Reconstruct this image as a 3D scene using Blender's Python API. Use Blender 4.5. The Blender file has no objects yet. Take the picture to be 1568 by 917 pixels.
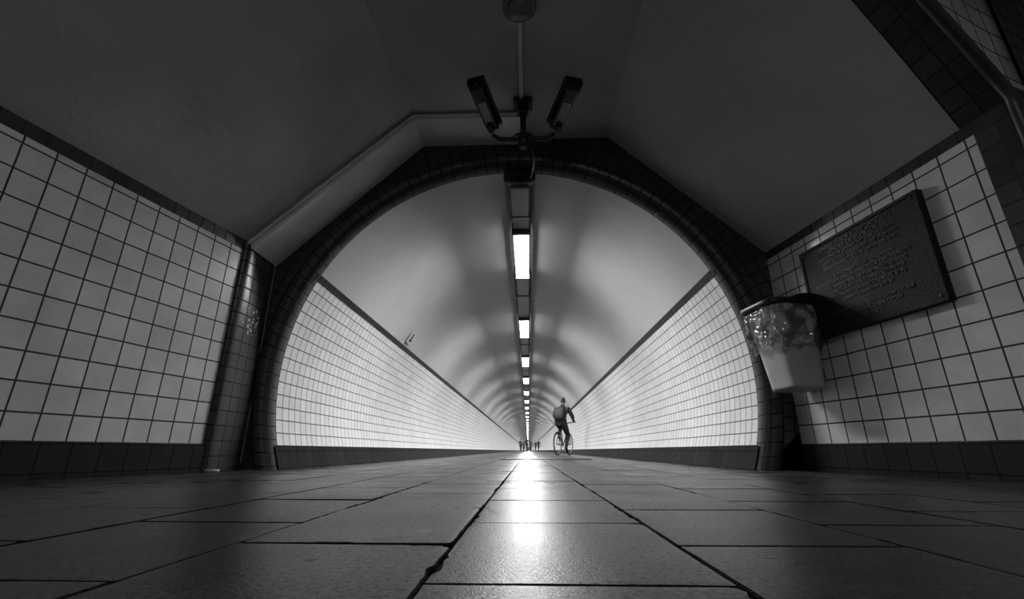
import bpy, bmesh, math, random
from mathutils import Vector, Matrix, noise
random.seed(7)
S=bpy.context.scene
try:
    S.view_settings.view_transform='Standard'
    S.view_settings.look='None'
except Exception as e: print(e)
COL=S.collection

# ---------------------------------------------------------------- materials
def new_mat(name):
    m=bpy.data.materials.new(name); m.use_nodes=True
    nt=m.node_tree; b=nt.nodes['Principled BSDF']
    return m,nt,b
def g(v): return (v,v,v,1)
def simple(name,c,rough=.5,metal=0,nscale=30,namt=.15,bump=.0,bscale=60,spec=None):
    m,nt,b=new_mat(name)
    tc=nt.nodes.new('ShaderNodeTexCoord'); n=nt.nodes.new('ShaderNodeTexNoise')
    n.inputs['Scale'].default_value=nscale; n.inputs['Detail'].default_value=5
    nt.links.new(tc.outputs['Object'],n.inputs['Vector'])
    r=nt.nodes.new('ShaderNodeMapRange'); r.inputs['From Min'].default_value=.3; r.inputs['From Max'].default_value=.7
    r.inputs['To Min'].default_value=c*(1-namt); r.inputs['To Max'].default_value=c*(1+namt)
    nt.links.new(n.outputs['Fac'],r.inputs['Value']); nt.links.new(r.outputs['Result'],b.inputs['Base Color'])
    b.inputs['Roughness'].default_value=rough; b.inputs['Metallic'].default_value=metal
    if spec is not None: b.inputs['Specular IOR Level'].default_value=spec
    if bump>0:
        n2=nt.nodes.new('ShaderNodeTexNoise'); n2.inputs['Scale'].default_value=bscale; n2.inputs['Detail'].default_value=6
        nt.links.new(tc.outputs['Object'],n2.inputs['Vector'])
        bp=nt.nodes.new('ShaderNodeBump'); bp.inputs['Strength'].default_value=bump; bp.inputs['Distance'].default_value=.01
        nt.links.new(n2.outputs['Fac'],bp.inputs['Height']); nt.links.new(bp.outputs['Normal'],b.inputs['Normal'])
    return m
def tile(name,c1,c2,grout,size,mortar=.005,rough=.2,dirt=.25,spec=.5):
    m,nt,b=new_mat(name); N=nt.nodes; L=nt.links
    b.inputs['Specular IOR Level'].default_value=spec
    tc=N.new('ShaderNodeTexCoord')
    nz=N.new('ShaderNodeTexNoise'); nz.inputs['Scale'].default_value=3; nz.inputs['Detail'].default_value=3
    L.new(tc.outputs['UV'],nz.inputs['Vector'])
    ad=N.new('ShaderNodeVectorMath'); ad.operation='MULTIPLY_ADD'
    L.new(nz.outputs['Color'],ad.inputs[0]); ad.inputs[1].default_value=(.006,.006,0); L.new(tc.outputs['UV'],ad.inputs[2])
    br=N.new('ShaderNodeTexBrick'); br.offset=0; br.squash=1
    br.inputs['Scale'].default_value=1; br.inputs['Brick Width'].default_value=size; br.inputs['Row Height'].default_value=size
    br.inputs['Mortar Size'].default_value=mortar; br.inputs['Mortar Smooth'].default_value=.15
    br.inputs['Color1'].default_value=g(c1); br.inputs['Color2'].default_value=g(c2); br.inputs['Mortar'].default_value=g(grout)
    L.new(ad.outputs[0],br.inputs['Vector'])
    n2=N.new('ShaderNodeTexNoise'); n2.inputs['Scale'].default_value=2.2; n2.inputs['Detail'].default_value=8; n2.inputs['Roughness'].default_value=.65
    L.new(tc.outputs['UV'],n2.inputs['Vector'])
    mr=N.new('ShaderNodeMapRange'); mr.inputs['From Min'].default_value=.3; mr.inputs['From Max'].default_value=.6
    mr.inputs['To Min'].default_value=1-dirt; mr.inputs['To Max'].default_value=1
    L.new(n2.outputs['Fac'],mr.inputs['Value'])
    mx=N.new('ShaderNodeVectorMath'); mx.operation='MULTIPLY'
    L.new(br.outputs['Color'],mx.inputs[0]); L.new(mr.outputs['Result'],mx.inputs[1]); L.new(mx.outputs[0],b.inputs['Base Color'])
    rr=N.new('ShaderNodeMapRange'); rr.inputs['To Min'].default_value=rough; rr.inputs['To Max'].default_value=.8
    L.new(br.outputs['Fac'],rr.inputs['Value']); L.new(rr.outputs['Result'],b.inputs['Roughness'])
    inv=N.new('ShaderNodeMath'); inv.operation='MULTIPLY_ADD'; inv.inputs[1].default_value=-1; inv.inputs[2].default_value=1
    L.new(br.outputs['Fac'],inv.inputs[0])
    n3=N.new('ShaderNodeTexNoise'); n3.inputs['Scale'].default_value=9; n3.inputs['Detail'].default_value=2
    L.new(tc.outputs['UV'],n3.inputs['Vector'])
    ma=N.new('ShaderNodeMath'); ma.operation='MULTIPLY_ADD'; ma.inputs[1].default_value=.5
    L.new(n3.outputs['Fac'],ma.inputs[0]); L.new(inv.outputs[0],ma.inputs[2])
    bp=N.new('ShaderNodeBump'); bp.inputs['Strength'].default_value=.5; bp.inputs['Distance'].default_value=.004
    L.new(ma.outputs[0],bp.inputs['Height']); L.new(bp.outputs['Normal'],b.inputs['Normal'])
    return m
M_white=tile('white_glazed_tile',.66,.56,.015,.155,.005,.22)
M_wtun=tile('white_tunnel_tile',.70,.60,.04,.112,.0045,.3,.12)
M_dark=tile('dark_glazed_tile',.050,.032,.003,.112,.006,.3,.4)
M_base=tile('dark_base_tile',.026,.017,.004,.155,.004,.55,.4,.12)
M_baset=tile('dark_tunnel_base_tile',.022,.015,.004,.155,.004,.7,.4,.04)
M_darkt=tile('dark_tunnel_border_tile',.020,.014,.003,.112,.005,.5,.4,.1)
M_plas=simple('ceiling_plaster',.40,.85,0,1.3,.14,.3,18)
M_plas2=simple('tunnel_plaster',.42,.8,0,1.0,.08,.25,10,.2)
M_duct=simple('duct_paint',.70,.6,0,4,.12,.1,40)
M_black=simple('black_metal',.012,.4,0,40,.2)
M_dgrey=simple('dark_grey_metal',.05,.45,.3,40,.2)
M_grey=simple('grey_painted_metal',.28,.5,0,20,.1)
M_lgrey=simple('light_grey_plastic',.45,.35,0,6,.08)
M_dome=simple('dome_glass',.16,.3,0,6,.08)
M_glass=simple('lens_glass',.02,.05,0,5,.05)
M_bronze=simple('bronze_plaque',.014,.55,0,60,.35,.4,120,.15)
M_bronze2=simple('bronze_letters',.06,.45,0,60,.3,0,1,.25)
M_grout=simple('floor_grout',.010,.95,0,80,.4,.8,150,.05)
M_bin=simple('bin_plastic',.42,.4,0,5,.1,.05,30)
def emis(name,s):
    m,nt,b=new_mat(name)
    b.inputs['Base Color'].default_value=g(.8)
    b.inputs['Emission Color'].default_value=g(1); b.inputs['Emission Strength'].default_value=s
    return m
LAMP=145.0
M_lamp=emis('fluorescent_diffuser',LAMP)
M_lamps=emis('fluorescent_diffuser_edge',LAMP*.05)
M_lampb=emis('hall_fill_emitter',26.0)  # glow of the added fill lamp, out of view
def bagmat():
    m,nt,b=new_mat('clear_plastic_bag')
    N=nt.nodes;L=nt.links
    tc=N.new('ShaderNodeTexCoord'); n=N.new('ShaderNodeTexNoise'); n.inputs['Scale'].default_value=9; n.inputs['Detail'].default_value=5
    L.new(tc.outputs['Object'],n.inputs['Vector'])
    r=N.new('ShaderNodeValToRGB'); r.color_ramp.elements[0].position=.42; r.color_ramp.elements[0].color=g(.06)
    r.color_ramp.elements[1].position=.60; r.color_ramp.elements[1].color=g(.6)
    L.new(n.outputs['Fac'],r.inputs[0]); L.new(r.outputs[0],b.inputs['Base Color'])
    b.inputs['Roughness'].default_value=.10; b.inputs['Alpha'].default_value=.6; b.inputs['Specular IOR Level'].default_value=1.0
    return m
M_bag=bagmat()
def floormat():
    m,nt,b=new_mat('stone_paving'); N=nt.nodes; L=nt.links
    tc=N.new('ShaderNodeTexCoord')
    at=N.new('ShaderNodeAttribute'); at.attribute_name='shade'
    n=N.new('ShaderNodeTexNoise'); n.inputs['Scale'].default_value=110; n.inputs['Detail'].default_value=6; n.inputs['Roughness'].default_value=.75
    L.new(tc.outputs['Object'],n.inputs['Vector'])
    n2=N.new('ShaderNodeTexNoise'); n2.inputs['Scale'].default_value=2.3; n2.inputs['Detail'].default_value=6
    L.new(tc.outputs['Object'],n2.inputs['Vector'])
    mr=N.new('ShaderNodeMapRange'); mr.inputs['From Min'].default_value=.3; mr.inputs['From Max'].default_value=.7
    mr.inputs['To Min'].default_value=.2; mr.inputs['To Max'].default_value=1.8
    L.new(n.outputs['Fac'],mr.inputs['Value'])
    mr2=N.new('ShaderNodeMapRange'); mr2.inputs['From Min'].default_value=.3; mr2.inputs['From Max'].default_value=.7
    mr2.inputs['To Min'].default_value=.7; mr2.inputs['To Max'].default_value=1.25
    L.new(n2.outputs['Fac'],mr2.inputs['Value'])
    a=N.new('ShaderNodeMath'); a.operation='MULTIPLY'; L.new(mr.outputs[0],a.inputs[0]); L.new(mr2.outputs[0],a.inputs[1])
    c=N.new('ShaderNodeMath'); c.operation='MULTIPLY'; L.new(a.outputs[0],c.inputs[0]); L.new(at.outputs['Fac'],c.inputs[1])
    L.new(c.outputs[0],b.inputs['Base Color'])
    rr=N.new('ShaderNodeMapRange'); rr.inputs['From Min'].default_value=.3; rr.inputs['From Max'].default_value=.7
    rr.inputs['To Min'].default_value=.24; rr.inputs['To Max'].default_value=.38
    L.new(n2.outputs['Fac'],rr.inputs['Value']); L.new(rr.outputs[0],b.inputs['Roughness'])
    sp=N.new('ShaderNodeMapRange'); sp.inputs['From Min'].default_value=.35; sp.inputs['From Max'].default_value=.65
    sp.inputs['To Min'].default_value=.02; sp.inputs['To Max'].default_value=.16
    L.new(n.outputs['Fac'],sp.inputs['Value']); L.new(sp.outputs[0],b.inputs['Specular IOR Level'])
    n3=N.new('ShaderNodeTexNoise'); n3.inputs['Scale'].default_value=260; n3.inputs['Detail'].default_value=4
    L.new(tc.outputs['Object'],n3.inputs['Vector'])
    bp=N.new('ShaderNodeBump'); bp.inputs['Strength'].default_value=.5; bp.inputs['Distance'].default_value=.0015
    L.new(n3.outputs['Fac'],bp.inputs['Height']); L.new(bp.outputs['Normal'],b.inputs['Normal'])
    return m
M_floor=floormat()

# ---------------------------------------------------------------- mesh helpers
class MB:
    def __init__(s): s.v=[];s.f=[];s.uv=[];s.m=[];s.mats=[]
    def mi(s,mat):
        if mat not in s.mats: s.mats.append(mat)
        return s.mats.index(mat)
    def face(s,pts,mat,uvs=None):
        b=len(s.v); s.v+=[tuple(p) for p in pts]; s.f.append(list(range(b,b+len(pts))))
        s.uv.append(uvs or [(0,0)]*len(pts)); s.m.append(s.mi(mat))
    def wall(s,pts,mat,o,u,v=(0,0,1)):
        o=Vector(o);u=Vector(u).normalized();v=Vector(v).normalized()
        s.face(pts,mat,[((Vector(p)-o).dot(u),(Vector(p)-o).dot(v)) for p in pts])
    def obj(s,name,smooth=False,parent=None,merge=True):
        me=bpy.data.meshes.new(name); me.from_pydata(s.v,[],s.f)
        ul=me.uv_layers.new(name='UVMap')
        for p,uv,m in zip(me.polygons,s.uv,s.m):
            p.material_index=m; p.use_smooth=smooth
            for li,c in zip(p.loop_indices,uv): ul.data[li].uv=c
        for m in s.mats: me.materials.append(m)
        if merge:
            bm=bmesh.new(); bm.from_mesh(me); bmesh.ops.remove_doubles(bm,verts=bm.verts,dist=.00005); bm.to_mesh(me); bm.free()
        ob=bpy.data.objects.new(name,me); COL.objects.link(ob)
        if parent: ob.parent=parent
        return ob
def empty(name,loc=(0,0,0),rz=0):
    e=bpy.data.objects.new(name,None); COL.objects.link(e); e.location=loc; e.rotation_euler=(0,0,rz); e.empty_display_size=.1
    return e
def box(name,c,d,mat,parent=None,bev=.004,rot=None,taper=None):
    bm=bmesh.new(); bmesh.ops.create_cube(bm,size=1)
    for v in bm.verts:
        k=1
        if taper and v.co.z<0: k=taper
        v.co=Vector((v.co.x*d[0]*k,v.co.y*d[1]*k,v.co.z*d[2]))
    if bev>0: bmesh.ops.bevel(bm,geom=bm.edges[:],offset=bev,segments=2,affect='EDGES',profile=.7)
    me=bpy.data.meshes.new(name); bm.to_mesh(me); bm.free(); me.materials.append(mat)
    ob=bpy.data.objects.new(name,me); COL.objects.link(ob); ob.location=c
    if rot: ob.rotation_euler=rot
    if parent: ob.parent=parent
    return ob
def tube(name,pts,r,mat,parent=None,cyclic=False,bez=False,res=3):
    cu=bpy.data.curves.new(name,'CURVE'); cu.dimensions='3D'; cu.bevel_depth=r; cu.bevel_resolution=res; cu.use_fill_caps=True
    sp=cu.splines.new('NURBS' if bez else 'POLY'); sp.points.add(len(pts)-1)
    for p,q in zip(sp.points,pts): p.co=(*q,1)
    if bez: sp.order_u=3; sp.use_endpoint_u=True
    sp.use_cyclic_u=cyclic
    tmp=bpy.data.objects.new(name+'_c',cu); COL.objects.link(tmp)
    dg=bpy.context.evaluated_depsgraph_get(); dg.update()
    me=bpy.data.meshes.new_from_object(tmp.evaluated_get(dg)); bpy.data.objects.remove(tmp)
    me.materials.clear(); me.materials.append(mat)
    for p in me.polygons: p.use_smooth=True
    ob=bpy.data.objects.new(name,me); COL.objects.link(ob)
    if parent: ob.parent=parent
    return ob
def loft(name,rings,mat,parent=None,cap0=True,cap1=True,smooth=True):
    n=len(rings[0]); me=bpy.data.meshes.new(name); v=[p for r in rings for p in r]; f=[]
    for k in range(len(rings)-1):
        for i in range(n):
            j=(i+1)%n; f.append((k*n+i,k*n+j,(k+1)*n+j,(k+1)*n+i))
    if cap0: f.append(tuple(reversed(range(n))))
    if cap1: f.append(tuple(range((len(rings)-1)*n,len(rings)*n)))
    me.from_pydata(v,[],f); me.materials.append(mat)
    for p in me.polygons: p.use_smooth=smooth and len(p.vertices)==4
    ob=bpy.data.objects.new(name,me); COL.objects.link(ob)
    if parent: ob.parent=parent
    return ob
def sring(cx,cy,z,rx,ry,e=4,n=48):
    o=[]
    for i in range(n):
        a=2*math.pi*i/n; c,s=math.cos(a),math.sin(a)
        o.append((cx+rx*math.copysign(abs(c)**(2/e),c),cy+ry*math.copysign(abs(s)**(2/e),s),z))
    return o

# ---------------------------------------------------------------- dimensions
YE=3.9; CX=-.13; CZ=.755; R=2.1; RO=2.24
ZC=3.17; ZW=1.87; BH=.19
XL=lambda y:-2.41-.21*(3.49-y)
XR=lambda y:2.19+.156*(3.9-y)
CL=lambda y:-1.05-.05*(3.9-y)
CRX=.84
YB=-3.0

# ---- left wall
b=MB(); uL=Vector((-.21,-1,0))
o=(XL(3.5),3.5,BH)
def lw(y,z): return (XL(y),y,z)
b.wall([lw(3.5,0),lw(YB,0),lw(YB,ZW-.09),lw(3.5,ZW-.09)],M_white,o,uL)
b.wall([lw(3.5,ZW-.09),lw(YB,ZW-.09),lw(YB,ZW),lw(3.5,ZW)],M_dark,(XL(3.5),3.5,ZW-.1),uL)
b.obj('wall_left')
b=MB()
k=.018
b.wall([(XL(3.5)+k,3.5,0),(XL(YB)+k,YB,0),(XL(YB)+k,YB,BH),(XL(3.5)+k,3.5,BH)],M_base,(0,3.5,-.12),uL)
b.wall([(XL(3.5)+k,3.5,BH),(XL(YB)+k,YB,BH),(XL(YB),YB,BH+.01),(XL(3.5),3.5,BH+.01)],M_base,(0,3.5,-.12),uL)
b.obj('baseboard_left')
# ---- right wall
YS=1.97
b=MB(); uR=Vector((.156,-1,0))
def rw(y,z,k=0): return (XR(y)-k,y,z)
YD=2.17
b.wall([rw(3.9,0),rw(YD,0),rw(YD,ZW-.075),rw(3.9,ZW-.075)],M_white,(XR(3.9),3.9,BH),uR)
b.wall([rw(3.9,ZW-.075),rw(YD,ZW-.075),rw(YD,ZW),rw(3.9,ZW)],M_dark,(XR(3.9),3.9,ZW-.1),uR)
b.wall([rw(YD,0),rw(YS,0),rw(YS,ZW),rw(YD,ZW)],M_dark,(XR(YD),YD,0),uR)
b.obj('wall_right')
b=MB()
b.wall([rw(3.9,0,k),rw(YS,0,k),rw(YS,BH,k),rw(3.9,BH,k)],M_base,(0,3.9,-.12),uR)
b.wall([rw(3.9,BH,k),rw(YS,BH,k),rw(YS,BH+.01),rw(3.9,BH+.01)],M_base,(0,3.9,-.12),uR)
b.obj('baseboard_right')
# ---- ceiling
b=MB()
NS=14
for i in range(NS):
    y0=YB+(YE-YB)*i/NS; y1=YB+(YE-YB)*(i+1)/NS
    b.face([(CL(y0),y0,ZC),(CRX,y0,ZC),(CRX,y1,ZC),(CL(y1),y1,ZC)],M_plas)
    for j in range(6):
        s0=j/6;s1=(j+1)/6
        P=lambda s,y:(CL(y)+(XL(y)-CL(y))*s,y,ZC+(ZW-ZC)*s)
        b.face([P(s0,y0),P(s0,y1),P(s1,y1),P(s1,y0)],M_plas)
PR=lambda s,y:(CRX+(XR(y)-CRX)*s,y,ZC+(ZW-ZC)*s)
yin=lambda s:1.454+.766*s
yout=lambda s:1.26+.71*s
NB=12
for j in range(NB):
    s0=j/NB;s1=(j+1)/NB
    for q in range(4):
        f0=q/4;f1=(q+1)/4
        yy=lambda s,f:yin(s)+(YE-yin(s))*f
        b.face([PR(s0,yy(s0,f0)),PR(s1,yy(s1,f0)),PR(s1,yy(s1,f1)),PR(s0,yy(s0,f1))],M_plas)
b.face([(CRX,YB,ZC),(3.6,YB,ZC),(3.6,2.42,ZC),(2.491,1.97,ZC),(CRX,1.26,ZC)],M_plas)
b.obj('ceiling')
b=MB()
for j in range(NB):
    s0=j/NB;s1=(j+1)/NB; Lh=2.0
    b.face([PR(s0,yout(s0)),PR(s1,yout(s1)),PR(s1,yin(s1)),PR(s0,yin(s0))],M_dark,[(s0*Lh,0),(s1*Lh,0),(s1*Lh,.225),(s0*Lh,.225)])
b.obj('trim_1')
tube('trim_2',[PR(s/12,yout(s/12)) for s in range(13)]+[(XR(YS),YS,1.8),(XR(YS),YS,0)],.028,M_dgrey)
b=MB(); uS=(2.77,1.12,0)
for j in range(NB):
    s0=j/NB;s1=(j+1)/NB; p0=PR(s0,yout(s0));p1=PR(s1,yout(s1))
    b.wall([p0,p1,(p1[0],p1[1],ZC),(p0[0],p0[1],ZC)],M_white,(0,0,0),uS)
b.wall([(2.491,1.97,0),(3.6,2.42,0),(3.6,2.42,ZC),(2.491,1.97,ZC)],M_white,(0,0,0),uS)
b.obj('wall_side_passage')
b=MB()
b.wall([(2.62,1.99,2.0),(3.5,2.345,2.0),(3.5,2.345,3.1),(2.62,1.99,3.1)],M_dark,(0,0,0),uS)
b.wall([(2.52,1.965,1.83),(3.55,2.38,1.83),(3.55,2.38,1.93),(2.52,1.965,1.93)],M_dark,(0,0,0),uS)
b.obj('trim_3')
b=MB()
b.wall([(3.6,2.42,0),(3.6,YB,0),(3.6,YB,ZC),(3.6,2.42,ZC)],M_white,(0,0,BH),(0,-1,0)); b.obj('wall_passage_right')
b=MB()
b.wall([(3.6,YB,0),(XL(YB),YB,0),(XL(YB),YB,ZC),(3.6,YB,ZC)],M_white,(0,0,BH),(-1,0,0)); b.obj('wall_back')

# ---- end wall (dark tile face around the arch)
poly=[(-2.365,-.5),(-2.365,ZW),(CL(YE),ZC),(CRX,ZC),(2.19,ZW),(2.19,-.5)]
def hit(a):
    d=(math.cos(a),math.sin(a)); best=1e9
    for i in range(len(poly)-1):
        x1,y1=poly[i];x2,y2=poly[i+1]; ex,ey=x2-x1,y2-y1
        den=d[0]*ey-d[1]*ex
        if abs(den)<1e-9: continue
        t=((x1-CX)*ey-(y1-CZ)*ex)/den; u=((x1-CX)*d[1]-(y1-CZ)*d[0])/den
        if t>0 and -1e-6<=u<=1+1e-6: best=min(best,t)
    return best
b=MB(); a0=-math.asin(CZ/RO); NA=120
angs=[a0+(math.pi-2*a0)*i/NA for i in range(NA+1)]
for (px,pz) in poly[1:-1]:
    a=math.atan2(pz-CZ,px-CX); 
    if a<a0: a+=2*math.pi
    angs.append(a)
angs.sort()
fl=lambda p:(p[0],p[1],max(p[2],0))
for p,q in zip(angs[:-1],angs[1:]):
    h1=max(hit(p),RO-.01);h2=max(hit(q),RO-.01)
    pt=lambda a,r:fl((CX+r*math.cos(a),YE,CZ+r*math.sin(a)))
    r0=RO-.02
    b.face([pt(p,r0),pt(q,r0),pt(q,h2),pt(p,h1)],M_dark,[(p*RO,0),(q*RO,0),(q*RO,h2-r0),(p*RO,h1-r0)])
b.wall([(1.9,YE,0),(2.19,YE,0),(2.19,YE,.3),(1.9,YE,.02)],M_dark,(0,0,0),(1,0,0))
b.obj('wall_front')
# arch ring: shallow face then quarter-round tiled reveal
prof=[(RO,YE+.01),(RO,YE-.018),(RO-.008,YE-.025),(RO-.03,YE-.025)]
for i in range(1,9):
    t=math.pi/2*i/8; prof.append((RO-.03-(RO-.03-R+.004)*math.sin(t),YE-.025+.11*(1-math.cos(t))))
prof.append((R-.004,YE+.12))
b=MB(); acc=[0]
for i in range(1,len(prof)): acc.append(acc[-1]+math.dist(prof[i],prof[i-1]))
for i in range(NA):
    for j in range(len(prof)-1):
        def P(i,j):
            r,y=prof[j]; aa=-math.asin(CZ/r); a=aa+(math.pi-2*aa)*i/NA
            return (CX+r*math.cos(a),y,max(0,CZ+r*math.sin(a)))
        arc=lambda i:i/NA*8.2
        b.face([P(i,j),P(i+1,j),P(i+1,j+1),P(i,j+1)],M_dark,[(arc(i),acc[j]-.05),(arc(i+1),acc[j]-.05),(arc(i+1),acc[j+1]-.05),(arc(i),acc[j+1]-.05)])
b.obj('trim_arch',smooth=True)

# ---- tunnel
YT=420.0
aF=-math.asin(CZ/R); aT=math.radians(26.6); aB=aT+.065/R
def ring_pt(a,y,r=R): return (CX+r*math.cos(a),y,CZ+r*math.sin(a))
ys=[YE+.07]
while ys[-1]<YT: ys.append(min(YT,ys[-1]+ (2 if ys[-1]<40 else 20)))
def strip(name,A0,A1,n,mat,v0=0,r=R,mirror=False):
    b=MB()
    for y0,y1 in zip(ys[:-1],ys[1:]):
        for i in range(n):
            p=A0+(A1-A0)*i/n;q=A0+(A1-A0)*(i+1)/n
            uv=[(y0,(p-A0)*R+v0),(y0,(q-A0)*R+v0),(y1,(q-A0)*R+v0),(y1,(p-A0)*R+v0)]
            pp,qq=(math.pi-p,math.pi-q) if mirror else (p,q)
            b.face([ring_pt(pp,y0,r),ring_pt(qq,y0,r),ring_pt(qq,y1,r),ring_pt(pp,y1,r)],mat,uv)
    return b.obj(name,smooth=True)
aBase=math.asin((BH-CZ)/R)
for mir,nm in ((False,'right'),(True,'left')):
    strip('wall_tunnel_'+nm,aF,aT,20,M_wtun,(aF-aBase)*R,mirror=mir)
    strip('trim_tunnel_'+nm,aT,aB,2,M_darkt,0.02,r=R-.008,mirror=mir)
    strip('baseboard_tunnel_'+nm,aF,aBase,3,M_baset,0.0,r=R-.015,mirror=mir)
strip('ceiling_tunnel',aB,math.pi-aB,40,M_plas2)
b=MB(); b.face([(-2.4,YT,0),(2.2,YT,0),(2.2,YT,3),(-2.4,YT,3)],M_plas2); b.obj('wall_tunnel_end')

# ---- floor: individually modelled paving slabs
WX=.375; LY=.483; X0=-.129; Y0=.617
fv=[];ff=[];fs=[];fm=[]
def slab(x0,x1,y0,y1,n,det):
    sh=random.uniform(.026,.048)
    gp=random.uniform(.0008,.0028)
    tz=random.uniform(-.0012,.0006); tx=random.uniform(-.003,.003); ty=random.uniform(-.002,.002)
    cx=(x0+x1)/2; cy=(y0+y1)/2
    per=[]
    cs=[(x0,y0),(x1,y0),(x1,y1),(x0,y1)]
    nrm=[(0,1),(-1,0),(0,-1),(1,0)]
    for k in range(4):
        ax,ay=cs[k];bx,by=cs[(k+1)%4]
        for i in range(n):
            t=i/n; x=ax+(bx-ax)*t;y=ay+(by-ay)*t
            j=gp
            if det: 
                j+=.0025*abs(noise.noise(Vector((x*14,y*14,k+cx*3))))
                if noise.noise(Vector((x*5+9,y*5,k*3+cx*7)))>.33: j+=.007*random.random()
            if i==0:
                pnx,pny=nrm[k-1]; c=.004 if det and random.random()<.3 else 0
                x+=(nrm[k][0]+pnx)*(j+c); y+=(nrm[k][1]+pny)*(j+c)
            else:
                x+=nrm[k][0]*j;y+=nrm[k][1]*j
            per.append((x,y))
    m=len(per); b0=len(fv)
    zf=lambda x,y:tz+tx*(x-cx)+ty*(y-cy)
    for (x,y) in per: fv.append((x,y,-.02))
    for (x,y) in per: fv.append((x,y,zf(x,y)-.0028))
    for (x,y) in per:
        d=Vector((cx-x,cy-y)); d=d.normalized()*.003
        fv.append((x+d.x,y+d.y,zf(x,y)-.0004))
    for (x,y) in per:
        d=Vector((cx-x,cy-y)); d=d.normalized()*.016
        fv.append((x+d.x,y+d.y,zf(x,y)))
    for r in range(3):
        for i in range(m):
            j=(i+1)%m; ff.append((b0+r*m+i,b0+r*m+j,b0+(r+1)*m+j,b0+(r+1)*m+i)); fs.append(sh); fm.append(1 if r<2 else 0)
    ff.append(tuple(b0+3*m+i for i in range(m))); fs.append(sh); fm.append(0)
for cidx in range(-10,11):
    x0=X0+cidx*WX
    off=0 if cidx%2==0 else LY/2
    r=-8
    while True:
        y0=Y0+off+r*LY
        r+=1
        if y0>60: break
        near=y0<5 and y0>-.6
        if y0>4.2 and (x0+WX<-2.2 or x0>1.95): continue
        slab(x0,x0+WX,y0,y0+LY,24 if near else 2,near)
me=bpy.data.meshes.new('floor'); me.from_pydata(fv,[],ff); me.materials.append(M_floor); me.materials.append(M_grout)
me.polygons.foreach_set('material_index',fm)
at=me.attributes.new('shade','FLOAT','FACE'); at.data.foreach_set('value',fs)
fo=bpy.data.objects.new('floor',me); COL.objects.link(fo)
b=MB(); b.face([(-4,YB-.1,-.010),(4,YB-.1,-.010),(4,61,-.010),(-4,61,-.010)],M_grout); b.obj('floor_bed')
b=MB(); b.face([(-2.3,60,-.001),(2.1,60,-.001),(2.1,YT,-.001),(-2.3,YT,-.001)],M_floor)
o=b.obj('floor_tunnel_far'); a=o.data.attributes.new('shade','FLOAT','FACE'); a.data[0].value=.04
# floor access plate
fh=empty('floor_access_plate',(.3,8.9,0))
box('plate',(0,0,.004),(1.5,.75,.008),M_dgrey,fh,.003)
box('rim_1',(0,-.4,.006),(1.62,.04,.012),M_black,fh,.002); box('rim_2',(0,.4,.006),(1.62,.04,.012),M_black,fh,.002)
box('rim_3',(-.79,0,.006),(.04,.84,.012),M_black,fh,.002); box('rim_4',(.79,0,.006),(.04,.84,.012),M_black,fh,.002)

# ---- pilaster at left corner
b=MB()
pp=[(-2.47,3.48),(-2.415,3.465),(-2.385,3.475),(-2.37,3.50),(-2.362,3.54),(-2.36,3.60),(-2.36,3.88)]
acc=[0]
for i in range(1,len(pp)): acc.append(acc[-1]+math.dist(pp[i],pp[i-1]))
for i in range(len(pp)-1):
    for z0,z1 in ((0,ZW-.03),):
        b.face([(*pp[i],z0),(*pp[i+1],z0),(*pp[i+1],z1),(*pp[i],z1)],M_dark,[(acc[i],z0),(acc[i+1],z0),(acc[i+1],z1),(acc[i],z1)])
b.obj('trim_pilaster',smooth=True)
M_stick=simple('sticker_paper',.5,.6,0,45,.8)
st=empty('sticker_cluster',(-2.357,3.66,0))
for i in range(26):
    y=random.uniform(-.10,.12); z=random.uniform(1.08,1.30)
    box('scrap_%d'%i,(.0,y,z),(.002,random.uniform(.006,.03),random.uniform(.005,.022)),M_stick,st,0,rot=(random.uniform(-.8,.8),0,0))

# ---- duct in ceiling corner
outer=[(-2.43,1.86),(-1.06,3.168),(.02,3.168)]
inner=[(-2.36,1.80),(-1.035,3.11),(.02,3.11)]
b=MB()
for y0,y1 in ((3.5,3.9),):
    for i in range(2):
        b.face([(inner[i][0],y0,inner[i][1]),(inner[i+1][0],y0,inner[i+1][1]),(inner[i+1][0],y1,inner[i+1][1]),(inner[i][0],y1,inner[i][1])],M_duct)
        b.face([(inner[i][0],y0,inner[i][1]),(outer[i][0],y0,outer[i][1]),(outer[i+1][0],y0,outer[i+1][1]),(inner[i+1][0],y0,inner[i+1][1])],M_duct)
    b.face([(inner[2][0],y0,inner[2][1]),(outer[2][0],y0,outer[2][1]),(outer[2][0],y1,outer[2][1]),(inner[2][0],y1,inner[2][1])],M_duct)
    b.face([(inner[0][0],y0,inner[0][1]),(inner[0][0],y1,inner[0][1]),(outer[0][0],y1,outer[0][1]),(outer[0][0],y0,outer[0][1])],M_duct)
du=b.obj('ceiling_duct')
tube('trim_4',[(-2.40,3.49,1.83),(-1.05,3.49,3.14),(.02,3.49,3.14)],.012,M_duct)

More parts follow.
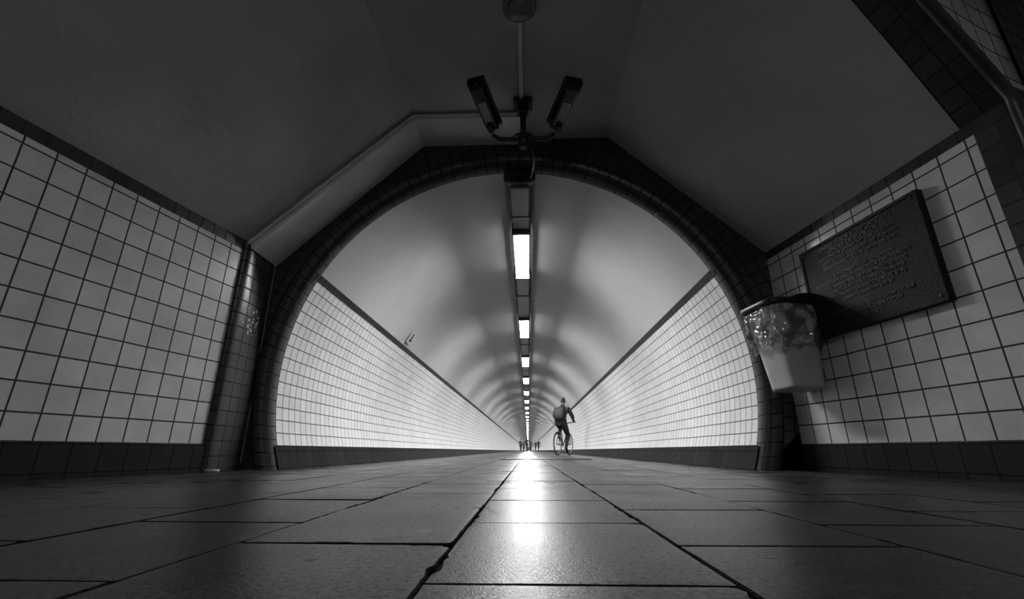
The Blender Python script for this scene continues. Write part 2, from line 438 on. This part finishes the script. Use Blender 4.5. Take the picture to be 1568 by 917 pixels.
# ---- tunnel light trunking and lamps
LX=-.06; ZL=2.80
tr=empty('light_trunking',(0,0,0))
b=MB()
def bx(b,x0,x1,y0,y1,z0,z1,mat,side=None):
    s=side or mat
    b.face([(x0,y0,z0),(x0,y1,z0),(x1,y1,z0),(x1,y0,z0)],mat)
    b.face([(x0,y0,z0),(x0,y0,z1),(x0,y1,z1),(x0,y1,z0)],s)
    b.face([(x1,y0,z0),(x1,y1,z0),(x1,y1,z1),(x1,y0,z1)],s)
    b.face([(x0,y0,z0),(x1,y0,z0),(x1,y0,z1),(x0,y0,z1)],s)
    b.face([(x0,y1,z0),(x0,y1,z1),(x1,y1,z1),(x1,y1,z0)],s)
bx(b,LX-.1,LX+.1,4.66,YT-1,ZL-.045,ZL+.04,M_grey)
bx(b,LX-.155,LX-.13,3.95,YT-1,ZL-.03,ZL+.03,M_dgrey)
bx(b,LX+.13,LX+.155,3.95,YT-1,ZL-.03,ZL+.03,M_dgrey)
b.obj('channel',parent=tr,merge=False)
b=MB(); e=MB()
for kx in range(106):
    y0=5.12+3.93*kx; y1=y0+1.5
    if y1>YT-1: break
    bx(e,LX-.095,LX+.095,y0,y1,ZL-.10,ZL-.046,M_lamp,M_lamps)
    bx(b,LX-.115,LX+.115,y0-.05,y0,ZL-.11,ZL+.04,M_dgrey)
    bx(b,LX-.115,LX+.115,y1,y1+.05,ZL-.11,ZL+.04,M_dgrey)
    bx(b,LX-.11,LX+.11,y1+1.0,y1+1.04,ZL-.06,ZL+.04,M_dgrey)
b.obj('lamp_caps',parent=tr,merge=False)
e.obj('fluorescent_lamps',parent=tr,merge=False)
eh=tr
loft('front_bracket',[ [(LX+x,yy,z) for x,z in [( .16*math.copysign(abs(math.cos(t))**.6,math.cos(t)),2.76+.06*math.copysign(abs(math.sin(t))**.8,math.sin(t))) for t in [2*math.pi*i/32 for i in range(32)]]] for yy in (3.93,4.03)],M_black,eh)
box('body',(LX,4.33,2.715),(.19,.58,.07),M_grey,eh,.01)
box('end_cap',(LX,4.64,2.715),(.205,.04,.085),M_dgrey,eh,.008)

# ---- ceiling conduit and dome
tube('ceiling_conduit',[(-.03,2.45,3.15),(-.03,3.36,3.15)],.018,M_duct)
dm=empty('ceiling_dome_light',(-.03,2.42,ZC))
loft('base',[sring(0,0,0,.12,.12,2,32),sring(0,0,-.03,.12,.12,2,32),sring(0,0,-.04,.10,.10,2,32)],M_dome,dm)
loft('glass',[sring(0,0,-.04,.09,.09,2,32),sring(0,0,-.07,.085,.085,2,32),sring(0,0,-.10,.06,.06,2,32),sring(0,0,-.115,.02,.02,2,32)],M_dome,dm)

# ---- security cameras on a ceiling pole
mt=empty('camera_mount_pole',(-.015,3.36,0))
box('ceiling_plate',(0,0,3.135),(.17,.13,.05),M_black,mt,.008)
box('ceiling_box',(0,.0,3.07),(.10,.08,.09),M_black,mt,.008)
tube('pole',[(0,0,3.1),(0,0,2.70)],.028,M_black,mt)
loft('hub',[sring(0,0,2.66,.03,.03,2,24),sring(0,0,2.69,.05,.05,2,24),sring(0,0,2.79,.055,.055,2,24),sring(0,0,2.82,.03,.03,2,24)],M_black,mt)
tube('cross_arm',[(-.27,0,2.80),(-.22,0,2.76),(-.08,0,2.75),(.08,0,2.75),(.22,0,2.76),(.27,0,2.80)],.021,M_black,mt)
tube('cable',[(.03,-.02,2.72),(.07,-.03,2.66),(.10,.1,2.60),(.08,.4,2.66),(.06,.6,2.74)],.009,M_black,mt,bez=True)
tube('cable_2',[(-.05,-.02,2.80),(-.12,-.05,2.70),(-.22,-.04,2.70),(-.27,.02,2.82)],.007,M_black,mt,bez=True)
tube('cable_3',[(.05,-.02,2.80),(.12,-.05,2.70),(.22,-.04,2.70),(.27,.02,2.82)],.007,M_black,mt,bez=True)
def cctv(rear,front,nm='security_camera'):
    e=empty(nm); rear=Vector(rear);front=Vector(front); d=front-rear; L=d.length
    e.location=(rear+front)/2; e.rotation_mode='QUATERNION'; e.rotation_quaternion=d.to_track_quat('-Y','Z')
    box('body',(0,0,0),(.105,L,.095),M_black,e,.014)
    box('sun_shield',(0,-.03,.055),(.145,L+.06,.012),M_black,e,.004)
    box('shield_side_l',(-.069,-.03,.025),(.007,L+.06,.06),M_black,e,.002)
    box('shield_side_r',(.069,-.03,.025),(.007,L+.06,.06),M_black,e,.002)
    box('front_bezel',(0,-L/2-.005,0),(.115,.03,.105),M_dgrey,e,.01)
    box('window',(0,-L/2-.021,.0),(.085,.006,.075),M_glass,e,.002)
    loft('lens',[[(p[0],-L/2-.024,p[1]) for p in sring(0,0,0,.025,.025,2,24)],[(p[0],-L/2-.032,p[1]) for p in sring(0,0,0,.020,.020,2,24)]],M_dgrey,e)
    box('under_tray',(0,.03,-.051),(.07,L*.62,.012),M_grey,e,.004)
    box('knuckle',(0,L*.33,-.085),(.045,.07,.07),M_black,e,.008)
    return e
cctv((-.275,3.36,2.89),(-.385,2.98,2.97))
cctv((.265,3.36,2.89),(.385,2.98,2.94))

# ---- plaque on right wall
RZ=math.atan2(-1,.156)
def on_wall(name,y,z=0,outd=0):
    e=empty(name,(XR(y)-outd*.988,y-outd*.154,z),RZ); return e
yc=(2.5+3.475)/2
pq=on_wall('memorial_plaque',yc,(.95+1.656)/2)
box('plate',(0,-.022,0),(.99,.04,.71),M_bronze,pq,.006)
W,Hh=.99,.71
for nm,c,d in (('frame_top',(0,-.04,Hh/2-.012),(W,.02,.024)),('frame_bottom',(0,-.04,-Hh/2+.012),(W,.02,.024)),('frame_left',(-W/2+.012,-.04,0),(.024,.02,Hh)),('frame_right',(W/2-.012,-.04,0),(.024,.02,Hh))):
    box(nm,c,d,M_bronze,pq,.007)
lines=["TUNNEL VOOR VOETGANGERS","ONDER DE SCHELDE","GEBOUWD IN OPDRACHT VAN DE STAD","EERSTE STEEN GELEGD IN HET JAAR 1931","INGEHULDIGD DEN 10 SEPTEMBER 1933","","DE BURGEMEESTER EN SCHEPENEN","DE HOOFDINGENIEUR DIRECTEUR DER WERKEN","DE AANNEMERS EN HUN MEDEWERKERS","LENGTE VAN DEN TUNNEL 572 METER","DIEPTE ONDER DEN WATERSPIEGEL 31 M","BINNENDIAMETER 4 M 30","","TER GEDACHTENIS AAN DE WERKLIEDEN","DIE HIER HUN LEVEN LIETEN","1931 - 1933"]
for i,l in enumerate(lines):
    if not l: continue
    fc=bpy.data.curves.new('line_%d'%i,'FONT'); fc.body=l; fc.size=.034 if i>1 else .045; fc.extrude=.0025; fc.align_x='CENTER'
    fo2=bpy.data.objects.new('line_%d'%i,fc); COL.objects.link(fo2); fo2.parent=pq
    fo2.location=(random.uniform(-.02,.02),-.044,.285-i*.0385); fo2.rotation_euler=(math.pi/2,0,0); fc.materials.append(M_bronze2)
for sx in (-1,1):
    for sz in (-1,1):
        loft('bolt',[[(p[0]+sx*.455,-.05,p[1]+sz*.315) for p in sring(0,0,0,.011,.011,2,16)],[(p[0]+sx*.455,-.056,p[1]+sz*.315) for p in sring(0,0,0,.007,.007,2,16)]],M_bronze2,pq)

# ---- litter bin
bn=on_wall('litter_bin',3.62,0)
def br(z,t,ex=0,e=5,n=64):
    rx=.155+.045*t+ex; ry=.135+.045*t+ex
    return sring(0,-.03-ry+ex*0,z,rx,ry,e,n)
zb,zt=.585,1.23
rings=[br(zb,0,-.015),br(zb+.012,0,0)]+[br(zb+.03+(zt-zb-.03)*i/8,i/8) for i in range(9)]
rings+=[[(x*.96,(y+.21)*.96-.21,z) for x,y,z in br(zt,1)],[(x*.93,(y+.21)*.93-.21,z-.25) for x,y,z in br(zt,.8)]]
loft('body',rings,M_bin,bn,True,False)
def bagr(z,t,k,amp):
    out=[]
    for i,(x,y,zz) in enumerate(br(z,t,.014,4,160)):
        c=Vector((0,-.21)); d=(Vector((x,y))-c); l=d.length; d=d/l
        q=Vector((d.x*4,d.y*4,z*7+k)); 
        nn=(1-2*abs(noise.noise(q)))*.5+(1-2*abs(noise.noise(q*2.3)))*.35+(1-2*abs(noise.noise(q*5)))*.15
        l+=amp*nn; zo=.06*noise.noise(Vector((d.x*3,d.y*3,4)))*(1-min(1,(z-.93)/.3))
        px,py=c.x+d.x*l,c.y+d.y*l
        out.append((px,min(py,-.006),zz+zo))
    return out
rg=[]
for i in range(44):
    t=i/43; z=.90+(1.235-.90)*t
    rg.append(bagr(z,.49+.51*t,0,.034*math.sin(math.pi*min(1,t*.75+.25))+.003))
loft('plastic_bag',rg,M_bag,bn,False,False,smooth=False)
b0=[br(1.215,1,.014,4,48),br(1.22,1,.024,4,48),br(1.258,1,.026,4,48),br(1.27,1,.012,4,48),br(1.265,1,-.012,4,48),br(1.22,1,-.014,4,48)]
loft('rim',b0,M_black,bn,False,False)
hood=[]
for i in range(9):
    t=i/8; y=-.02-.24*t; z=1.262+.045*math.sin(math.pi*(.3+.7*t))
    hood.append((y,z))
b=MB()
for i in range(8):
    (y0,z0),(y1,z1)=hood[i],hood[i+1]
    b.face([(-.19,y0,z0),(.19,y0,z0),(.19,y1,z1),(-.19,y1,z1)],M_black)
    for sx in (-.19,.19): b.face([(sx,y0,1.25),(sx,y1,1.25),(sx,y1,z1),(sx,y0,z0)],M_black)
hd=b.obj('hood',parent=bn); md=hd.modifiers.new('s','SOLIDIFY'); md.thickness=.008
box('wall_bracket',(0,-.015,1.12),(.2,.03,.12),M_dgrey,bn,.004)
box('wall_bracket_low',(0,-.015,.7),(.2,.03,.08),M_dgrey,bn,.004)

# ---- small sign on the tunnel wall
sg=empty('wall_sign',(-1.875,7.13,1.88)); sg.rotation_euler=(0,.56,0)
box('plate',(0,0,0),(.012,.20,.20),M_lgrey,sg,.002)
box('mark',(.008,0,0.01),(.008,.05,.14),M_black,sg,.001)
box('mark_arm',(.010,.02,-.04),(.008,.11,.03),M_black,sg,.001)
ob=loft('paper_scrap',[[(-2.28+.05*math.cos(t)*(1+.3*noise.noise(Vector((math.cos(t)*2,math.sin(t)*2,k)))),3.42+.035*math.sin(t),.001+.02*k/2) for t in [2*math.pi*i/20 for i in range(20)]] for k in range(3)],M_lgrey)

# ---------------------------------------------------------------- people
M_cloth=simple('dark_jacket',.02,.8,0,20,.3); M_trous=simple('dark_trousers',.015,.85,0,20,.3)
M_skin=simple('skin',.2,.5,0,15,.05); M_hair=simple('hair',.015,.6,0,80,.3); M_shoe=simple('shoe_leather',.012,.4)
M_bag2=simple('backpack_fabric',.03,.8,0,30,.2); M_mid=simple('grey_coat',.05,.8,0,20,.3)
def skinned(name,P,E,root,parent,matf,mats,sub=2):
    keys=list(P); me=bpy.data.meshes.new(name)
    me.from_pydata([P[k][:3] for k in keys],[(keys.index(a),keys.index(c)) for a,c in E],[])
    ob=bpy.data.objects.new(name,me); COL.objects.link(ob)
    ob.modifiers.new('Skin','SKIN')
    if not me.skin_vertices: 
        bpy.context.view_layer.objects.active=ob; bpy.ops.mesh.customdata_skin_add()
    for i,k in enumerate(keys):
        sv=me.skin_vertices[0].data[i]; r=P[k][3]; 
        sv.radius=(r,r) if not isinstance(r,tuple) else r
        sv.use_root=(k==root)
    s=ob.modifiers.new('Sub','SUBSURF'); s.levels=sub; s.render_levels=sub
    dg=bpy.context.evaluated_depsgraph_get(); dg.update()
    nm=bpy.data.meshes.new_from_object(ob.evaluated_get(dg)); bpy.data.objects.remove(ob)
    nm.name=name
    nm.materials.clear()
    for m in mats: nm.materials.append(m)
    for p in nm.polygons: p.material_index=matf(p.center); p.use_smooth=True
    o2=bpy.data.objects.new(name,nm); COL.objects.link(o2); o2.parent=parent
    return o2
def head(parent,c,tilt=0,sc=1):
    bm=bmesh.new(); bmesh.ops.create_uvsphere(bm,u_segments=28,v_segments=20,radius=1)
    for v in bm.verts:
        x,y,z=v.co
        jaw=1-.28*max(0,-z)**1.5
        X=x*.076*jaw; Y=y*.097*(1-.12*max(0,-z)); Z=z*.118
        if y>0:
            nose=math.exp(-((x/.16)**2+((z+.10)/.22)**2)); Y+=.024*nose
            eye=math.exp(-(((abs(x)-.36)/.16)**2+((z-.05)/.12)**2)); Y-=.008*eye
            mouth=math.exp(-((x/.3)**2+((z+.48)/.07)**2)); Y-=.004*mouth
            chin=math.exp(-((x/.3)**2+((z+.85)/.15)**2)); Y+=.010*chin
        ear=math.exp(-((y/.14)**2+((z+.02)/.2)**2)) if abs(x)>.9 else 0
        X+=math.copysign(.014*ear,x)
        v.co=(X,Y,Z)
    for f in bm.faces:
        c0=f.calc_center_median(); f.smooth=True
        hair=(c0.z>.05) or (c0.y<-.02 and c0.z>-.06)
        f.material_index=1 if hair else 0
        if abs(c0.z-.012)<.01 and c0.y>.06 and .015<abs(c0.x)<.045: f.material_index=1
    for v in bm.verts:
        if v.co.z>.05 or (v.co.y<-.02 and v.co.z>-.06): v.co*=1.07
    me=bpy.data.meshes.new('head'); bm.to_mesh(me); bm.free(); me.materials.append(M_skin); me.materials.append(M_hair)
    o=bpy.data.objects.new('head',me); COL.objects.link(o); o.parent=parent; o.location=c; o.rotation_euler=(tilt,0,0); o.scale=(sc,)*3
    return o
# cyclist
cy=empty('cyclist',(1.10,15.2,0),math.radians(-24))
P={'pelvis':(0,-.19,1.03,.16),'waist':(0,-.12,1.17,.16),'chest':(0,-.01,1.35,.185),'neckb':(0,.05,1.48,.11),'neck':(0,.09,1.56,.065),'ntop':(0,.11,1.62,.05)}
E=[('pelvis','waist'),('waist','chest'),('chest','neckb'),('neckb','neck'),('neck','ntop')]
for s,sx in (('l',-1),('r',1)):
    P['sh'+s]=(sx*.21,.03,1.43,.088); P['el'+s]=(sx*.31,.12,1.20,.066); P['wr'+s]=(sx*.27,.33,1.075,.038); P['pa'+s]=(sx*.27,.385,1.055,.033)
    E+=[('chest','sh'+s),('sh'+s,'el'+s),('el'+s,'wr'+s),('wr'+s,'pa'+s)]
    P['hip'+s]=(sx*.10,-.15,.99,.12)
    if sx>0: P['kn'+s]=(.13,.13,.62,.076);P['an'+s]=(.115,-.05,.215,.046);P['ba'+s]=(.115,.06,.155,.042);P['to'+s]=(.115,.14,.15,.03)
    else: P['kn'+s]=(-.16,.26,.86,.076);P['an'+s]=(-.115,-.05,.555,.046);P['ba'+s]=(-.115,.06,.495,.042);P['to'+s]=(-.115,.14,.49,.03)
    P['th'+s]=tuple((P['hip'+s][i]+P['kn'+s][i])/2 for i in range(3))+(.104,)
    P['ca'+s]=tuple(P['kn'+s][i]*.65+P['an'+s][i]*.35 for i in range(3))+(.07,)
    E+=[('pelvis','hip'+s),('hip'+s,'th'+s),('th'+s,'kn'+s),('kn'+s,'ca'+s),('ca'+s,'an'+s),('an'+s,'ba'+s),('ba'+s,'to'+s)]
def mf(c):
    if c.z<.25 or (c.x<0 and c.y<.2 and c.z<.58): return 2
    if c.z>1.585 : return 3
    if c.y>.34 and c.z>1.0 and abs(c.x)>.2: return 3
    return 0 if c.z>1.05 else 1
skinned('body',P,E,'pelvis',cy,mf,[M_cloth,M_trous,M_shoe,M_skin])
for sx in (-1,1):
    for i in range(4):
        x=sx*(.235+.022*i); L=[.9,1,.95,.8][i]
        F={'a':(x,.39,1.062,.010),'b':(x,.425*1,1.06,.0095),'c':(x,.44,1.035,.009),'d':(x,.42-.01*L,1.012,.008)}
        skinned('finger',F,[('a','b'),('b','c'),('c','d')],'a',cy,lambda c:0,[M_skin],1)
    F={'a':(sx*.245,.37,1.045,.011),'b':(sx*.225,.385,1.025,.010),'c':(sx*.222,.41,1.012,.009)}
    skinned('thumb',F,[('a','b'),('b','c')],'a',cy,lambda c:0,[M_skin],1)
head(cy,(0,.15,1.69),-.1)
loft('backpack',[sring(0,-.255,1.08,.10,.05,3,24),sring(0,-.30,1.12,.155,.085,3,24),sring(0,-.255,1.30,.165,.095,3,24),sring(0,-.18,1.45,.145,.08,3,24),sring(0,-.13,1.50,.09,.04,3,24)],M_bag2,cy)
# bicycle ridden by the cyclist
bk=empty('bicycle'); bk.parent=cy
def wheel(y):
    n=40
    ring=lambda r:[(0,y+r*math.cos(2*math.pi*i/n),.345+r*math.sin(2*math.pi*i/n)) for i in range(n)]
    tube('tyre',ring(.325),.019,M_black,bk,True); tube('wheel_rim',ring(.30),.010,M_grey,bk,True)
    tube('hub',[(-.05,y,.345),(.05,y,.345)],.02,M_grey,bk)
    for i in range(20):
        a=2*math.pi*i/20; tube('spoke',[((.02 if i%2 else -.02),y,.345),(0,y+.3*math.cos(a),.345+.3*math.sin(a))],.0015,M_grey,bk,res=0)
wheel(-.48);wheel(.62)
for s in (-1,1):
    tube('chain_stay',[(s*.05,-.48,.345),(s*.03,0,.29)],.010,M_black,bk)
    tube('seat_stay',[(s*.05,-.48,.345),(s*.02,-.17,.80)],.009,M_black,bk)
    tube('fork',[(s*.05,.62,.345),(s*.05,.50,.68),(s*.01,.47,.74)],.012,M_black,bk)
tube('seat_tube',[(0,0,.29),(0,-.2,.90)],.017,M_black,bk)
tube('down_tube',[(0,0,.29),(0,.46,.76)],.02,M_black,bk)
tube('top_tube',[(0,-.16,.78),(0,.44,.86)],.017,M_black,bk)
tube('head_tube',[(0,.475,.72),(0,.42,.98)],.02,M_black,bk)
tube('handlebar',[(-.31,.34,1.03),(-.24,.40,1.035),(-.1,.44,1.02),(0,.42,1.0),(.1,.44,1.02),(.24,.40,1.035),(.31,.34,1.03)],.013,M_black,bk)
tube('crank',[(.07,0,.29),(.07,0,.12)],.011,M_grey,bk); tube('crank',[(-.07,0,.29),(-.07,0,.46)],.011,M_grey,bk)
box('pedal',(.115,0.02,.105),(.09,.08,.02),M_black,bk); box('pedal',(-.115,0.02,.445),(.09,.08,.02),M_black,bk)
n=32; tube('chainring',[(.05,.095*math.cos(2*math.pi*i/n),.29+.095*math.sin(2*math.pi*i/n)) for i in range(n)],.006,M_grey,bk,True)
loft('saddle',[sring(0,-.20,.885,.04,.10,2.5,24),sring(0,-.21,.90,.07,.13,2.2,24),sring(0,-.21,.925,.065,.125,2.2,24)],M_black,bk)
for y,a0_,a1_ in ((-.48,.25,2.9),(.62,.9,2.9)):
    tube('mudguard',[(0,y+.355*math.cos(a0_+(a1_-a0_)*i/14),.345+.355*math.sin(a0_+(a1_-a0_)*i/14)) for i in range(15)],.012,M_black,bk)
# walkers in the distance
def walker(x,y,h,rz,ph,coat):
    e=empty('pedestrian',(x,y,0),rz); k=h/1.75; e.scale=(k,k,k)
    P={'pelvis':(0,0,.96,.125),'waist':(0,0,1.10,.115),'chest':(0,.01,1.30,.145),'neckb':(0,.0,1.44,.08),'neck':(0,.01,1.50,.052),'ntop':(0,.02,1.55,.05)}
    E=[('pelvis','waist'),('waist','chest'),('chest','neckb'),('neckb','neck'),('neck','ntop')]
    for s,sx in (('l',-1),('r',1)):
        q=sx*ph
        P['sh'+s]=(sx*.18,0,1.40,.07);P['el'+s]=(sx*.24,-.10*q,1.12,.048);P['wr'+s]=(sx*.25,.02-.22*q,.90,.03);P['pa'+s]=(sx*.25,.04-.24*q,.84,.035);P['fi'+s]=(sx*.245,.05-.25*q,.76,.018)
        P['hip'+s]=(sx*.095,0,.92,.10);P['th'+s]=(sx*.095,.08*q,.72,.088);P['kn'+s]=(sx*.095,.05+.13*q,.50,.062);P['ca'+s]=(sx*.095,.02+.18*q,.34,.06);P['an'+s]=(sx*.095,.27*q-.02,.10,.04);P['ba'+s]=(sx*.1,.27*q+.08,.045,.038);P['to'+s]=(sx*.1,.27*q+.16,.04,.028)
        E+=[('chest','sh'+s),('sh'+s,'el'+s),('el'+s,'wr'+s),('wr'+s,'pa'+s),('pa'+s,'fi'+s),('pelvis','hip'+s),('hip'+s,'th'+s),('th'+s,'kn'+s),('kn'+s,'ca'+s),('ca'+s,'an'+s),('an'+s,'ba'+s),('ba'+s,'to'+s)]
    def mf(c):
        if c.z<.1: return 2
        if c.z>1.48 or (abs(c.x)>.2 and c.z<.89): return 3
        return 0 if c.z>.85 else 1
    skinned('body',P,E,'pelvis',e,mf,[coat,M_trous,M_shoe,M_skin])
    head(e,(0,.04,1.63))
walker(-1.1,70,1.75,math.pi+.2,.9,M_cloth)
walker(-.75,78,1.66,math.pi-.3,-.8,M_mid)
walker(-.15,64,1.82,.5,1.0,M_cloth)
walker(.35,70,1.70,-.4,-.9,M_cloth)
walker(1.25,82,1.72,math.pi+.4,.8,M_mid)
walker(1.45,68,1.62,math.pi-.5,-1.0,M_cloth)

# ---------------------------------------------------------------- added fill lamp behind viewpoint, unseen, lifts the hall brightness
hl=empty('hall_fill_lamp',(.3,-.9,ZC-.04))
box('housing',(0,0,0),(.34,1.3,.07),M_grey,hl,.01)
box('diffuser',(0,0,-.05),(.28,1.2,.04),M_lampb,hl,.01)
# ---------------------------------------------------------------- world
w=bpy.data.worlds.new('World'); S.world=w; w.use_nodes=True
w.node_tree.nodes['Background'].inputs[0].default_value=g(.02); w.node_tree.nodes['Background'].inputs[1].default_value=1
# ---------------------------------------------------------------- camera
cd=bpy.data.cameras.new('Camera'); cam=bpy.data.objects.new('Camera',cd); COL.objects.link(cam)
cd.lens=16; cd.sensor_width=36; cd.clip_end=1000; cd.clip_start=.01
cam.location=(0,0,.15); cam.rotation_euler=(math.radians(90+18.37),0,math.radians(1.95))
S.camera=cam
